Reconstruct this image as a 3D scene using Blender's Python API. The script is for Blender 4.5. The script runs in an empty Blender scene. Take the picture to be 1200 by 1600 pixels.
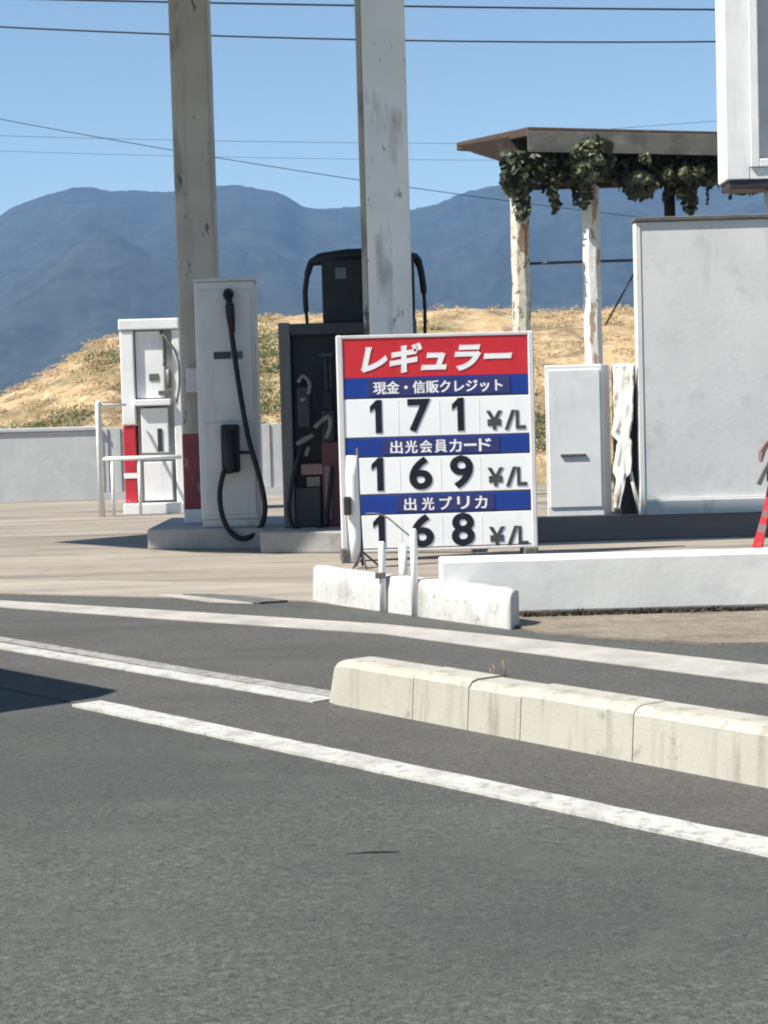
import bpy, bmesh, math, random
from mathutils import Vector, Matrix, noise as mnoise

S = bpy.context.scene
C = S.collection
R = math.radians

# ------------------------------------------------------------------ camera
FPX, CAMH, ROLL = 2800.0, 1.2, R(1.6)           # focal length in pixels of a 1200x1600 frame
PITCH = math.atan(160 * math.cos(ROLL) / FPX)
cd = bpy.data.cameras.new('camera'); cam = bpy.data.objects.new('camera', cd); C.objects.link(cam)
cd.sensor_fit = 'VERTICAL'; cd.sensor_height = 36; cd.lens = 36 * FPX / 1600
cd.clip_start = 0.05; cd.clip_end = 20000
cam.matrix_world = (Matrix.Translation((0, 0, CAMH)) @ Matrix.Rotation(math.pi / 2 - PITCH, 4, 'X')
                    @ Matrix.Rotation(-ROLL, 4, 'Z'))
S.camera = cam
S.cycles.filter_width = 2.0
S.cycles.use_denoising = True
S.cycles.volume_bounces = 1

# ------------------------------------------------------------------ sky, sun, exposure
SUN_EL = R(52); SUN_AZ = Vector((-0.92, -0.39)).normalized()
w = bpy.data.worlds.new('World'); S.world = w; w.use_nodes = True
nt = w.node_tree; bg = nt.nodes['Background']
sky = nt.nodes.new('ShaderNodeTexSky'); sky.sky_type = 'NISHITA'; sky.sun_disc = False
sky.sun_elevation = SUN_EL; sky.sun_rotation = math.atan2(SUN_AZ.x, SUN_AZ.y)
sky.altitude = 300; sky.air_density = 1.0; sky.dust_density = 0.1; sky.ozone_density = 3.0
tint = nt.nodes.new('ShaderNodeMix'); tint.data_type = 'RGBA'; tint.blend_type = 'MULTIPLY'
tint.inputs['Factor'].default_value = 1; tint.inputs['B'].default_value = (1.04, 1.0, 0.90, 1)
nt.links.new(sky.outputs[0], tint.inputs['A']); nt.links.new(tint.outputs['Result'], bg.inputs[0]); bg.inputs[1].default_value = 0.056
sd = bpy.data.lights.new('sun', 'SUN'); sd.energy = 3.4; sd.angle = R(0.5); sd.color = (1, 0.95, 0.86)
so = bpy.data.objects.new('sun', sd); C.objects.link(so)
tosun = Vector((SUN_AZ.x * math.cos(SUN_EL), SUN_AZ.y * math.cos(SUN_EL), math.sin(SUN_EL)))
so.rotation_euler = tosun.to_track_quat('Z', 'Y').to_euler(); so.location = (-20, -5, 30)
S.view_settings.view_transform = 'Standard'; S.view_settings.look = 'None'
S.view_settings.exposure = 1.40; S.view_settings.gamma = 1

# ------------------------------------------------------------------ survey: photo measurement -> metres
def ray(px, py):
    u = (px - 600) / FPX; v = (800 - py) / FPX
    c, s = math.cos(ROLL), math.sin(ROLL)
    r = u * c + v * s; up = -u * s + v * c
    return r, math.cos(PITCH) + up * math.sin(PITCH), -math.sin(PITCH) + up * math.cos(PITCH)
def gp(px, py, h=0.0):
    r, y, z = ray(px, py); t = (h - CAMH) / z
    return Vector((r * t, y * t, h))
def at(px, py, Y):
    r, y, z = ray(px, py); t = Y / y
    return Vector((r * t, Y, CAMH + z * t))

# ------------------------------------------------------------------ materials
def srgb(r, g, b):
    f = lambda c: (c / 255 / 12.92) if c / 255 <= 0.04045 else ((c / 255 + 0.055) / 1.055) ** 2.4
    return (f(r), f(g), f(b), 1)
def lin(r, g=None, b=None):
    return (r, r if g is None else g, r if b is None else b, 1)
def mat(name, base, rough=0.7, layers=(), bump=None, metal=0.0, spec=0.5, bumps=()):
    """layers: (scale, colour, low, high, amount, stretch xyz, detail); bumps: (scale, strength, stretch)"""
    m = bpy.data.materials.new(name); m.use_nodes = True
    t = m.node_tree; N = t.nodes.new; L = t.links.new
    b = t.nodes['Principled BSDF']
    b.inputs['Roughness'].default_value = rough; b.inputs['Metallic'].default_value = metal
    b.inputs['Specular IOR Level'].default_value = spec
    tc = N('ShaderNodeTexCoord')
    prev = None
    for i, ly in enumerate(layers):
        sc, col, lo, hi, amt = ly[:5]
        st = ly[5] if len(ly) > 5 else (1, 1, 1); det = ly[6] if len(ly) > 6 else 4
        mp = N('ShaderNodeMapping'); mp.inputs['Scale'].default_value = st
        mp.inputs['Location'].default_value = (i * 7.3, i * 3.1, i * 5.7)
        L(tc.outputs['Object'], mp.inputs[0])
        n = N('ShaderNodeTexNoise'); n.inputs['Scale'].default_value = sc; n.inputs['Detail'].default_value = det
        n.inputs['Roughness'].default_value = 0.6
        L(mp.outputs[0], n.inputs['Vector'])
        mr = N('ShaderNodeMapRange'); mr.inputs['From Min'].default_value = lo; mr.inputs['From Max'].default_value = hi
        mr.inputs['To Max'].default_value = amt
        L(n.outputs['Fac'], mr.inputs['Value'])
        mx = N('ShaderNodeMix'); mx.data_type = 'RGBA'
        L(mr.outputs[0], mx.inputs['Factor'])
        if prev is None: mx.inputs['A'].default_value = base
        else: L(prev, mx.inputs['A'])
        mx.inputs['B'].default_value = col
        prev = mx.outputs['Result']
    if prev is None: b.inputs['Base Color'].default_value = base
    else: L(prev, b.inputs['Base Color'])
    pn = None
    for bp in (list(bumps) + ([bump] if bump else [])):
        mp = N('ShaderNodeMapping'); mp.inputs['Scale'].default_value = bp[2] if len(bp) > 2 else (1, 1, 1)
        L(tc.outputs['Object'], mp.inputs[0])
        n = N('ShaderNodeTexNoise'); n.inputs['Scale'].default_value = bp[0]; n.inputs['Detail'].default_value = 5
        L(mp.outputs[0], n.inputs['Vector'])
        bu = N('ShaderNodeBump'); bu.inputs['Strength'].default_value = bp[1]; bu.inputs['Distance'].default_value = bp[3] if len(bp) > 3 else 0.02
        L(n.outputs['Fac'], bu.inputs['Height'])
        if pn: L(pn, bu.inputs['Normal'])
        pn = bu.outputs['Normal']
    if pn: L(pn, b.inputs['Normal'])
    return m

M = {}
M['asphalt'] = mat('asphalt', lin(.058, .062, .053), .85, [
    (1.1, lin(.062, .060, .056), .4, .65, .8), (36, lin(.100, .106, .092), .50, .66, .85, (1, 1, 1), 3), (38, lin(.024, .025, .023), .53, .66, .8, (1, 1, 1), 3), (95, lin(.125, .128, .12), .52, .72, .8, (1, 1, 1), 2),
    (70, lin(.022, .023, .022), .52, .70, .75, (1, 1, 1), 2), (330, lin(.17, .17, .16), .60, .72, .6, (1, 1, 1), 1),
    (.45, lin(.036, .038, .035), .48, .66, .55, (.6, 1.3, 1)), (2.6, lin(.078, .082, .072), .52, .70, .6), (14, lin(.040, .042, .037), .55, .70, .5)], bumps=[(140, .7, (1, 1, 1), .006)])
M['worn_asphalt'] = mat('worn_asphalt', lin(.060, .058, .054), .9, [
    (2.2, lin(.078, .074, .067), .4, .65, .8), (40, lin(.095, .092, .084), .50, .66, .7, (1, 1, 1), 3), (36, lin(.034, .034, .032), .54, .68, .65, (1, 1, 1), 3), (80, lin(.12, .118, .108), .52, .72, .7, (1, 1, 1), 2),
    (60, lin(.030, .030, .028), .52, .72, .7, (1, 1, 1), 2), (.8, lin(.045, .044, .042), .5, .7, .6, (1, 2.5, 1))],
    bumps=[(120, .6, (1, 1, 1), .006)])
M['painted_shade'] = mat('canopy_shade_tone', lin(.020, .022, .024), .9, [(1.2, lin(.032, .033, .034), .45, .68, .8, (.4, 1.6, 1)), (50, lin(.045, .045, .045), .56, .74, .5)])
M['line'] = mat('road_paint', lin(.46, .45, .42), .7, [
    (22, lin(.17, .165, .15), .52, .68, .75, (1, 1, 1), 6), (6, lin(.28, .272, .25), .48, .68, .7), (160, lin(.12, .12, .11), .60, .75, .7, (1, 1, 1), 2)],
    bumps=[(120, .5, (1, 1, 1), .004)])
M['line_worn'] = mat('worn_road_paint', lin(.30, .29, .27), .8, [
    (18, lin(.085, .083, .078), .50, .66, .85, (1, 1, 1), 6), (5, lin(.15, .145, .135), .45, .7, .6), (150, lin(.08, .08, .075), .58, .75, .7, (1, 1, 1), 2)],
    bumps=[(120, .5, (1, 1, 1), .004)])
M['gutter'] = mat('gutter_concrete', lin(.40, .38, .345), .85, [
    (3, lin(.27, .258, .235), .42, .68, .9), (14, lin(.19, .18, .165), .55, .78, .6), (110, lin(.30, .29, .27), .55, .75, .5, (1, 1, 1), 2)],
    bumps=[(90, .4, (1, 1, 1), .004)])
M['concrete'] = mat('forecourt_concrete', lin(.25, .215, .17), .85, [
    (.55, lin(.31, .27, .22), .42, .62, .9, (.5, 1.6, 1)), (1.0, lin(.12, .10, .08), .50, .66, .85, (.22, 2.2, 1)), (3.5, lin(.10, .085, .07), .60, .72, .6, (.3, 1.4, 1)),
    (6, lin(.15, .13, .108), .52, .74, .5), (60, lin(.27, .24, .2), .55, .75, .35, (1, 1, 1), 2)],
    bumps=[(40, .3, (1, 1, 1), .004)])
M['apron'] = mat('apron_concrete', lin(.34, .30, .24), .85, [
    (.9, lin(.22, .19, .155), .45, .68, .9, (.4, 2, 1)), (8, lin(.17, .15, .125), .55, .75, .6), (1.6, lin(.31, .28, .24), .5, .7, .6, (.5, 2, 1))],
    bumps=[(40, .3, (1, 1, 1), .004)])
M['dirt'] = mat('sandy_dirt', lin(.20, .165, .125), .95, [
    (2.5, lin(.12, .098, .075), .46, .66, .9, (.5, 1.5, 1)), (7, lin(.25, .215, .17), .5, .7, .8), (30, lin(.09, .075, .058), .56, .72, .8)],
    bumps=[(25, .6, (1, 1, 1), .02)])
M['field'] = mat('open_ground', lin(.16, .13, .08), .95, [(.05, lin(.07, .085, .04), .4, .6, .9), (1.2, lin(.2, .165, .11), .45, .65, .7)])
M['kerb'] = mat('cream_kerb_concrete', lin(.395, .38, .325), .8, [
    (3, lin(.35, .33, .275), .42, .68, .8), (7, lin(.20, .185, .15), .52, .70, .75, (1, 1, .08)), (16, lin(.17, .16, .13), .58, .72, .7, (1, 1, .05)),
    (40, lin(.38, .355, .29), .5, .7, .4), (14, lin(.17, .155, .125), .63, .76, .7)], bumps=[(60, .35, (1, 1, 1), .004)])
M['white_concrete'] = mat('whitewashed_concrete', lin(.52, .52, .50), .8, [
    (2.2, lin(.43, .43, .415), .42, .66, .9), (4.5, lin(.27, .265, .25), .52, .68, .75, (1, 1, .5)),
    (17, lin(.20, .19, .175), .60, .72, .8), (50, lin(.58, .58, .56), .5, .7, .4)], bumps=[(30, .35, (1, 1, 1), .006)])
M['wall_grey'] = mat('grey_render', lin(.70, .70, .685), .85, [
    (1.3, lin(.62, .62, .61), .42, .64, .9), (3.2, lin(.50, .50, .50), .56, .76, .8), (9, lin(.66, .66, .65), .5, .7, .5),
    (4, lin(.38, .38, .38), .60, .8, .5, (1.4, 1.4, .2))], bumps=[(20, .25, (1, 1, 1), .006)])
M['island_concrete'] = mat('island_concrete', lin(.34, .335, .32), .85, [(1.5, lin(.26, .255, .245), .42, .64, .9), (5, lin(.16, .155, .145), .58, .76, .7), (30, lin(.4, .395, .38), .5, .7, .4)], bumps=[(30, .3, (1, 1, 1), .006)])
M['back_wall'] = mat('pale_block_wall', lin(.46, .47, .48), .85, [
    (.8, lin(.39, .40, .415), .42, .64, .9, (1, 1, .8)), (5, lin(.5, .51, .51), .5, .7, .6), (3, lin(.33, .335, .34), .6, .8, .5, (1, 1, .2))], bumps=[(16, .3, (1, 1, 1), .008)])
M['white_paint'] = mat('white_painted_steel', lin(.82, .82, .81), .42, [
    (2, lin(.68, .69, .69), .45, .68, .8), (5, lin(.52, .51, .48), .60, .8, .6, (1.5, 1.5, .25)), (28, lin(.42, .37, .30), .70, .80, .7)], bumps=[(8, .1, (1, 1, 1), .004)])
M['pump_grey'] = mat('pale_grey_painted_steel', lin(.54, .545, .535), .5, [
    (1.8, lin(.47, .475, .465), .45, .68, .9), (4, lin(.33, .33, .315), .56, .8, .7, (1.6, 1.6, .2)), (18, lin(.27, .255, .23), .64, .78, .7)], bumps=[(7, .12, (1, 1, 1), .004)])
M['pump_panel'] = mat('grey_steel_panel', lin(.52, .525, .515), .5, [(2.2, lin(.44, .445, .435), .42, .68, .9), (5, lin(.31, .31, .30), .58, .8, .6, (1.6, 1.6, .2))])
M['column_shade_beige'] = mat('weathered_shade_beige_paint', lin(.45, .415, .365), .7, [
    (1.5, lin(.37, .33, .28), .4, .66, .9), (3.2, lin(.22, .19, .16), .54, .66, .8, (1.6, 1.6, .5)), (5, lin(.09, .07, .055), .62, .67, .9, (1.4, 1.4, .6)),
    (2.2, lin(.24, .21, .18), .54, .76, .7, (3, 3, .12))], bumps=[(12, .2, (1, 1, 1), .005)])
M['column_white'] = mat('weathered_white_paint', lin(.74, .735, .715), .6, [
    (1.5, lin(.66, .655, .63), .42, .66, .9), (3, lin(.34, .32, .29), .58, .72, .8, (1.4, 1.4, .4)), (6, lin(.2, .17, .14), .635, .69, .85, (1.4, 1.4, .6)),
    (2.4, lin(.54, .53, .50), .55, .78, .6, (3, 3, .12))], bumps=[(12, .2, (1, 1, 1), .005)])
M['dull_red'] = mat('faded_red_paint', lin(.22, .03, .035), .5, [(4, lin(.15, .028, .03), .42, .66, .9), (9, lin(.42, .25, .23), .61, .74, .8, (1, 1, .6))])
M['bright_red'] = mat('red_painted_steel', lin(.52, .025, .04), .45, [(4, lin(.42, .02, .03), .45, .68, .8), (14, lin(.6, .28, .27), .64, .78, .7)])
M['sign_red'] = mat('red_sign_sheet', lin(.62, .028, .040), .45, [(3, lin(.54, .024, .036), .42, .68, .8), (9, lin(.66, .06, .07), .55, .75, .5, (1, 1, .3))], spec=.3)
M['sign_blue'] = mat('blue_sign_sheet', lin(.012, .050, .30), .45, [(3, lin(.016, .04, .22), .42, .68, .8)], spec=.3)
M['sign_navy'] = mat('navy_text_plate', lin(.040, .045, .15), .45, [(6, lin(.03, .04, .18), .42, .68, .8)], spec=.3)
M['sign_white'] = mat('white_sign_board', lin(.94, .945, .94), .5, [(2.5, lin(.86, .865, .87), .45, .7, .8), (7, lin(.72, .71, .69), .64, .8, .5, (1, 1, .3))], spec=.3)
M['letter_white'] = mat('white_lettering', lin(.90, .88, .88), .5, [(12, lin(.8, .78, .78), .5, .7, .6)])
M['digit_black'] = mat('dark_digit', lin(.012, .014, .024), .5, [(6, lin(.022, .024, .034), .45, .7, .8)], spec=.25)
M['unit_grey'] = mat('dark_grey_print', lin(.06, .062, .062), .5, [(9, lin(.1, .1, .1), .45, .7, .8)], spec=.25)
M['cell_line'] = mat('pale_cell_edge', lin(.80, .805, .81), .6)
M['frame_pink'] = mat('pale_aluminium', lin(.68, .66, .66), .5, [(5, lin(.55, .54, .54), .45, .7, .8), (14, lin(.42, .41, .4), .62, .78, .6)])
M['black'] = mat('black_plastic', lin(.010, .011, .013), .5, [(4, lin(.018, .019, .021), .45, .7, .8)], spec=.3)
M['rubber'] = mat('black_rubber_hose', lin(.009, .010, .012), .55, [(12, lin(.02, .021, .023), .5, .7, .7)], spec=.3)
M['charcoal'] = mat('charcoal_steel', lin(.035, .038, .042), .5, [(3, lin(.055, .058, .06), .45, .7, .8), (7, lin(.02, .02, .022), .55, .75, .8, (1, 1, .3))], spec=.3)
M['dark_green_grey'] = mat('greenish_grey_steel', lin(.10, .11, .105), .55, [(4, lin(.06, .066, .064), .45, .68, .9, (1, 1, .3)), (12, lin(.16, .165, .155), .58, .75, .6)])
M['maroon'] = mat('maroon_panel', lin(.10, .03, .033), .5, [(4, lin(.06, .022, .025), .42, .68, .9)])
M['dusty_pink'] = mat('faded_pink_panel', lin(.24, .15, .145), .6, [(6, lin(.18, .12, .12), .45, .68, .9)])
M['nozzle_grey'] = mat('worn_nozzle_metal', lin(.20, .185, .165), .5, [(9, lin(.11, .10, .09), .45, .68, .9)], metal=.2)
M['display'] = mat('display_glass', lin(.10, .11, .105), .2, [(5, lin(.15, .155, .14), .45, .7, .8)])
M['black_plinth'] = mat('dark_plinth_paint', lin(.018, .022, .025), .7, [(2, lin(.028, .032, .036), .42, .66, .8, (1, 1, 3))])
M['peeling'] = mat('peeling_cream_paint', lin(.62, .585, .50), .7, [
    (3, lin(.52, .46, .36), .45, .66, .9), (5, lin(.22, .13, .07), .53, .60, .9, (1.5, 1.5, .7), 6), (13, lin(.12, .075, .045), .57, .63, .9, (1, 1, .7), 6)], bumps=[(14, .5, (1, 1, 1), .01)])
M['peeling_white'] = mat('peeling_white_paint', lin(.72, .71, .68), .7, [
    (3, lin(.66, .64, .58), .45, .66, .9), (5, lin(.36, .25, .15), .57, .63, .9, (1.5, 1.5, .6), 6), (13, lin(.25, .18, .12), .66, .70, .9, (1, 1, .7), 6)], bumps=[(14, .5, (1, 1, 1), .01)])
M['old_wood'] = mat('weathered_brown_wood', lin(.065, .042, .03), .85, [(3, lin(.05, .032, .024), .42, .66, .9, (3, 1, 1)), (9, lin(.2, .15, .11), .6, .74, .6)], bumps=[(16, .5, (3, 1, 1), .01)])
M['shade_wood'] = mat('shade_darkened_timber', lin(.035, .026, .02), .9, [(5, lin(.02, .016, .013), .45, .66, .9, (3, 1, 1))], bumps=[(16, .5, (3, 1, 1), .01)])
M['roof_edge'] = mat('grey_galvanised_edge', lin(.12, .115, .102), .6, [(3, lin(.07, .066, .06), .45, .66, .9), (8, lin(.19, .185, .17), .55, .72, .7, (.5, 1, 1))])
M['steel_dark'] = mat('dark_steel_tube', lin(.04, .045, .055), .6, [(5, lin(.07, .07, .07), .5, .7, .8)])
M['wire'] = mat('black_cable', lin(.018, .025, .04), .6)
M['grey_box'] = mat('dark_grey_block', lin(.12, .12, .11), .8, [(14, lin(.06, .06, .055), .45, .66, .9), (26, lin(.2, .2, .185), .56, .72, .8)])
M['forest'] = mat('far_forest', lin(.015, .022, .020), .95, [(.006, lin(.024, .032, .026), .42, .62, .9), (.03, lin(.007, .011, .010), .42, .62, .9), (.09, lin(.034, .042, .034), .52, .68, .7)])
M['bank'] = mat('dry_grass_bank', lin(.41, .285, .155), .95, [
    (1.1, lin(.15, .105, .058), .46, .60, .9, (.7, 1, 1.6)), (2.6, lin(.50, .40, .25), .5, .68, .9), (.35, lin(.13, .13, .05), .52, .66, .75), (9, lin(.16, .12, .065), .55, .7, .8)],
    bumps=[(3.5, .8, (1, 1, 1), .12), (16, .5, (1, 1, 1), .03)])
M['straw'] = mat('dry_straw', lin(.42, .305, .165), .9, [(1.6, lin(.32, .235, .125), .42, .64, .9), (5, lin(.45, .37, .22), .55, .7, .8)])
M['weed'] = mat('green_weed', lin(.085, .105, .035), .9, [(2, lin(.15, .15, .06), .45, .66, .9), (6, lin(.05, .065, .024), .5, .7, .8)])
M['dark_weed'] = mat('dark_dry_weed', lin(.045, .032, .02), .95, [(9, lin(.09, .065, .04), .5, .7, .8)])
M['leaf'] = mat('vine_leaf', lin(.045, .058, .026), .6, [(3, lin(.025, .034, .015), .42, .62, .9), (8, lin(.12, .125, .06), .54, .7, .8)])
M['leaf_sunlit'] = mat('sunlit_tint_vine_leaf', lin(.15, .155, .085), .6, [(5, lin(.09, .10, .05), .42, .62, .9)])
M['van_paint'] = mat('navy_van_paint', lin(.03, .04, .07), .3, [(2, lin(.04, .05, .08), .4, .6, .5)])
M['glass'] = mat('dark_window_glass', lin(.02, .024, .028), .08)
M['lamp_glass'] = mat('lamp_glass', lin(.6, .6, .58), .15)
M['soffit'] = mat('canopy_soffit', lin(.17, .165, .155), .7, [(.7, lin(.13, .125, .12), .45, .65, .8)])
M['ribbed'] = M['back_wall']

# ------------------------------------------------------------------ mesh helpers
class B:
    def __init__(s): s.bm = bmesh.new()
    def box(s, x0, x1, y0, y1, z0, z1, bev=0.0, seg=1):
        t = bmesh.new(); bmesh.ops.create_cube(t, size=1)
        for v in t.verts:
            v.co = Vector(((x0 + x1) / 2 + v.co.x * (x1 - x0), (y0 + y1) / 2 + v.co.y * (y1 - y0), (z0 + z1) / 2 + v.co.z * (z1 - z0)))
        if bev: bmesh.ops.bevel(t, geom=t.edges[:], offset=bev, segments=seg, profile=.5, affect='EDGES')
        s.add(t); return s
    def add(s, t, mtx=None):
        if mtx is not None: bmesh.ops.transform(t, matrix=mtx, verts=t.verts)
        me = bpy.data.meshes.new('tmp'); t.to_mesh(me); t.free(); s.bm.from_mesh(me); bpy.data.meshes.remove(me)
    def prism(s, pts, z0, z1, bev=0.0, seg=1):
        t = bmesh.new()
        lo = [t.verts.new((p[0], p[1], z0 if len(p) < 3 else p[2] + z0)) for p in pts]
        hi = [t.verts.new((p[0], p[1], z1 if len(p) < 3 else p[2] + z1)) for p in pts]
        n = len(pts)
        t.faces.new(hi); t.faces.new(lo[::-1])
        for i in range(n): t.faces.new((lo[i], lo[(i + 1) % n], hi[(i + 1) % n], hi[i]))
        bmesh.ops.recalc_face_normals(t, faces=t.faces)
        if bev: bmesh.ops.bevel(t, geom=t.edges[:], offset=bev, segments=seg, profile=.5, affect='EDGES')
        s.add(t); return s
    def tube(s, pts, r, n=10, smooth=True):
        pts = [Vector(p) for p in pts]
        rs = r if isinstance(r, (list, tuple)) else [r] * len(pts)
        rings = []; up = Vector((0.13, 0.31, 1)).normalized()
        for i, p in enumerate(pts):
            d = (pts[min(i + 1, len(pts) - 1)] - pts[max(i - 1, 0)]).normalized()
            a = d.cross(up)
            if a.length < .05: a = d.cross(Vector((1, .2, 0)))
            a.normalize(); b = d.cross(a).normalized()
            rings.append([s.bm.verts.new(p + (a * math.cos(6.28318 * k / n) + b * math.sin(6.28318 * k / n)) * rs[i]) for k in range(n)])
        for i in range(len(rings) - 1):
            for k in range(n):
                f = s.bm.faces.new((rings[i][k], rings[i][(k + 1) % n], rings[i + 1][(k + 1) % n], rings[i + 1][k])); f.smooth = smooth
        s.bm.faces.new(rings[0][::-1]); s.bm.faces.new(rings[-1]); return s
    def poly(s, pts):
        s.bm.faces.new([s.bm.verts.new(p) for p in pts]); return s
    def shift(s, fn):
        for v in s.bm.verts: v.co = Vector(fn(v.co))
        return s

def spline(pts, n=8):
    P = [Vector(p) for p in pts]; out = []
    for i in range(len(P) - 1):
        a, b, c, d = P[max(i - 1, 0)], P[i], P[i + 1], P[min(i + 2, len(P) - 1)]
        for k in range(n):
            t = k / n
            out.append(.5 * ((2 * b) + (c - a) * t + (2 * a - 5 * b + 4 * c - d) * t * t + (3 * b - 3 * c + d - a) * t ** 3))
    out.append(P[-1]); return out

def obj(name, b, m, parent=None, base=None, recalc=True):
    """one mesh object; its vertices are given in world metres (or the parent's frame when the parent is turned)"""
    me = bpy.data.meshes.new(name)
    bm = b.bm if isinstance(b, B) else b
    if recalc: bmesh.ops.recalc_face_normals(bm, faces=bm.faces)
    off = Vector((0, 0, 0))
    root = parent
    while root is not None and root.parent is not None: root = root.parent
    if root is not None and not root.get('local'): off = root.location.copy()
    if root is None and base is not None: off = Vector(base)
    bmesh.ops.translate(bm, verts=bm.verts, vec=-off)
    bm.to_mesh(me); bm.free()
    me.materials.append(M[m])
    o = bpy.data.objects.new(name, me); C.objects.link(o)
    if parent is not None: o.parent = parent
    elif base is not None: o.location = base
    return o
def thing(name, label, cat, loc, group=None, rotz=None):
    o = bpy.data.objects.new(name, None); C.objects.link(o); o.location = loc
    o.empty_display_size = .2
    o['label'] = label; o['category'] = cat
    if group: o['group'] = group
    if rotz is not None: o.rotation_euler = (0, 0, rotz); o['local'] = 1
    return o
def tag(o, label, cat, group=None, kind=None):
    o['label'] = label; o['category'] = cat
    if group: o['group'] = group
    if kind: o['kind'] = kind
    return o
def struct(name, b, m, base=None):
    edges = [e for e in b.bm.edges if e.is_boundary] if name in SHEETS else []
    if edges:                                            # a sheet gets a skirt that goes into the ground below it
        r_ = bmesh.ops.extrude_edge_only(b.bm, edges=edges)
        for g_ in r_['geom']:
            if isinstance(g_, bmesh.types.BMVert): g_.co.z = -.015
    o = obj(name, b, m, None, base); o['kind'] = 'structure'; return o

SHEETS = {'road_shoulder', 'gutter', 'lane_line', 'edge_line', 'worn_edge_line'}
def fbm(x, y, z=0, o=4): 
    return mnoise.fractal(Vector((x, y, z)), 1.0, 2.0, o)

# ------------------------------------------------------------------ ground, road, forecourt
b = B(); b.poly([(-9000, -3000, -.03), (9000, -3000, -.03), (9000, 12000, -.03), (-9000, 12000, -.03)])
struct('ground', b, 'field')
def strip(a_pts, b_pts, z):
    s = B()
    for i in range(len(a_pts) - 1):
        s.poly([(a_pts[i].x, a_pts[i].y, z), (b_pts[i].x, b_pts[i].y, z), (b_pts[i + 1].x, b_pts[i + 1].y, z), (a_pts[i + 1].x, a_pts[i + 1].y, z)])
    bmesh.ops.remove_doubles(s.bm, verts=s.bm.verts, dist=1e-4)
    return s
V2 = lambda x, y: Vector((x, y, 0))
# carriageway
b = B(); b.poly([(-22, 34, 0), (-30, 20, 0), (-12, -14, 0), (24, -14, 0), (24, -8, 0), (3.0, 10.3, 0), (.7, 9.9, 0), (-.46, 11.35, 0), (-2.7, 12.37, 0), (-6, 13.6, 0)])
struct('road', b, 'asphalt')
# older, paler surface between lane line and gutter
lane = [V2(-11.5, 19.6), V2(-1.33, 7.50), V2(1.02, 4.72), V2(9, -4.75)]
gut_n = [V2(-12.9, 17.7), V2(-6, 13.45), V2(-2.48, 11.43), V2(-1.13, 10.35), V2(-.02, 9.51), V2(.48, 8.86), V2(1.59, 7.48), V2(8, -.1)]
gut_f = [V2(-12.7, 18.1), V2(-5.9, 13.85), V2(-2.56, 11.84), V2(-1.19, 10.83), V2(-.02, 9.93), V2(.52, 9.36), V2(1.71, 7.98), V2(8.3, .2)]
lo, ld = V2(-1.33, 7.50), V2(2.35, -2.78).normalized()
lane_m = [lo + ld * (p - lo).dot(ld) for p in gut_f]
b = strip(lane_m, gut_f, .004)
struct('road_shoulder', b, 'worn_asphalt')
struct('gutter', strip(gut_n, gut_f, .009), 'gutter')
def line(pts, wdt, name, m, z=.010):
    fine = []
    for i in range(len(pts) - 1):
        n_ = max(1, int((pts[i + 1] - pts[i]).length / .04)) if pts[i].y > 3 and pts[i].y < 12 else 1
        fine += [pts[i].lerp(pts[i + 1], k / n_) for k in range(n_)]
    pts = fine + [pts[-1]]
    A = []; Bq = []
    for i, p in enumerate(pts):
        d = (pts[min(i + 1, len(pts) - 1)] - pts[max(i - 1, 0)]).normalized(); n = Vector((-d.y, d.x, 0)); ja, jb = [wdt / 2 + .006 * mnoise.noise(Vector((p.x * 9 + q_, p.y * 9, q_))) + .004 * mnoise.noise(Vector((p.x * 31 + q_, p.y * 31, 3))) for q_ in (1, 40)]
        A.append(p + n * ja); Bq.append(p - n * jb)
    return struct(name, strip(A, Bq, z), m)
line([V2(-1.27, 7.46), V2(1.0, 4.725), V2(9, -4.765)], .138, 'lane_line', 'line')
line([V2(-11.8, 20.9), V2(-4.5, 12.4), V2(-2.03, 9.42), V2(-.27, 7.355)], .12, 'edge_line', 'line')
line([V2(-2.9, 10.68), V2(-1.62, 9.17), V2(-.9, 8.30), V2(-.15, 7.42)], .09, 'worn_edge_line', 'line_worn', .008)
# forecourt slab
b = B(); b.prism([(-2.9, 13.25), (-.8, 12.35), (.75, 10.5), (14, 10.4), (14, 27), (-16, 27.5), (-13, 19), (-6, 14.6)], -.02, .004)
struct('forecourt', b, 'concrete')
b = B(); b.prism([(-6.2, 13.75), (-2.67, 12.36), (-.5, 11.3), (.4, 10.2), (14, 10.25), (14, 10.9), (.9, 10.9), (-.7, 12.5), (-2.8, 13.35), (-6.1, 14.7)], -.02, .008)
struct('forecourt_apron', b, 'apron')
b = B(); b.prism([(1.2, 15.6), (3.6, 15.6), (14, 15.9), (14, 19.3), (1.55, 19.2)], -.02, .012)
struct('painted_shade_pad', b, 'painted_shade')  # near-black sheet paints the canopy's shade in front of the screen wall
b = B(); b.prism([(.68, 9.72), (.80, 9.4), (1.1, 9.1), (1.6, 8.75), (2.0, 8.7), (6, 5.0), (9, 5), (9, 10.17), (.62, 10.17)], -.02, .012)
struct('dirt_strip', b, 'dirt')
# thin sealed crack on the near asphalt and steel step plate at the entrance
b = B(); pts = [gp(540, 1335), gp(575, 1333), gp(625, 1332)]
b.tube([p + Vector((0, 0, .002)) for p in pts], [.001, .0028, .001], 6); struct('road_crack', b, 'black')
b = B(); q = [gp(285, 931), gp(330, 931), gp(395, 935), gp(450, 941), gp(405, 944), gp(345, 939)]
b.prism([(p.x, p.y) for p in q], .004, .014)
tag(obj('drain_cover', b, 'grey_box', None, (q[0].x, q[0].y, 0)), 'thin dark steel drain plate at the asphalt edge of the forecourt entrance', 'drain')
b = B(); q = [gp(250, 932), gp(290, 933), gp(395, 945), gp(330, 943)]
b.prism([(p.x, p.y) for p in q], .004, .014)
struct('concrete_patch', b, 'gutter')

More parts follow.
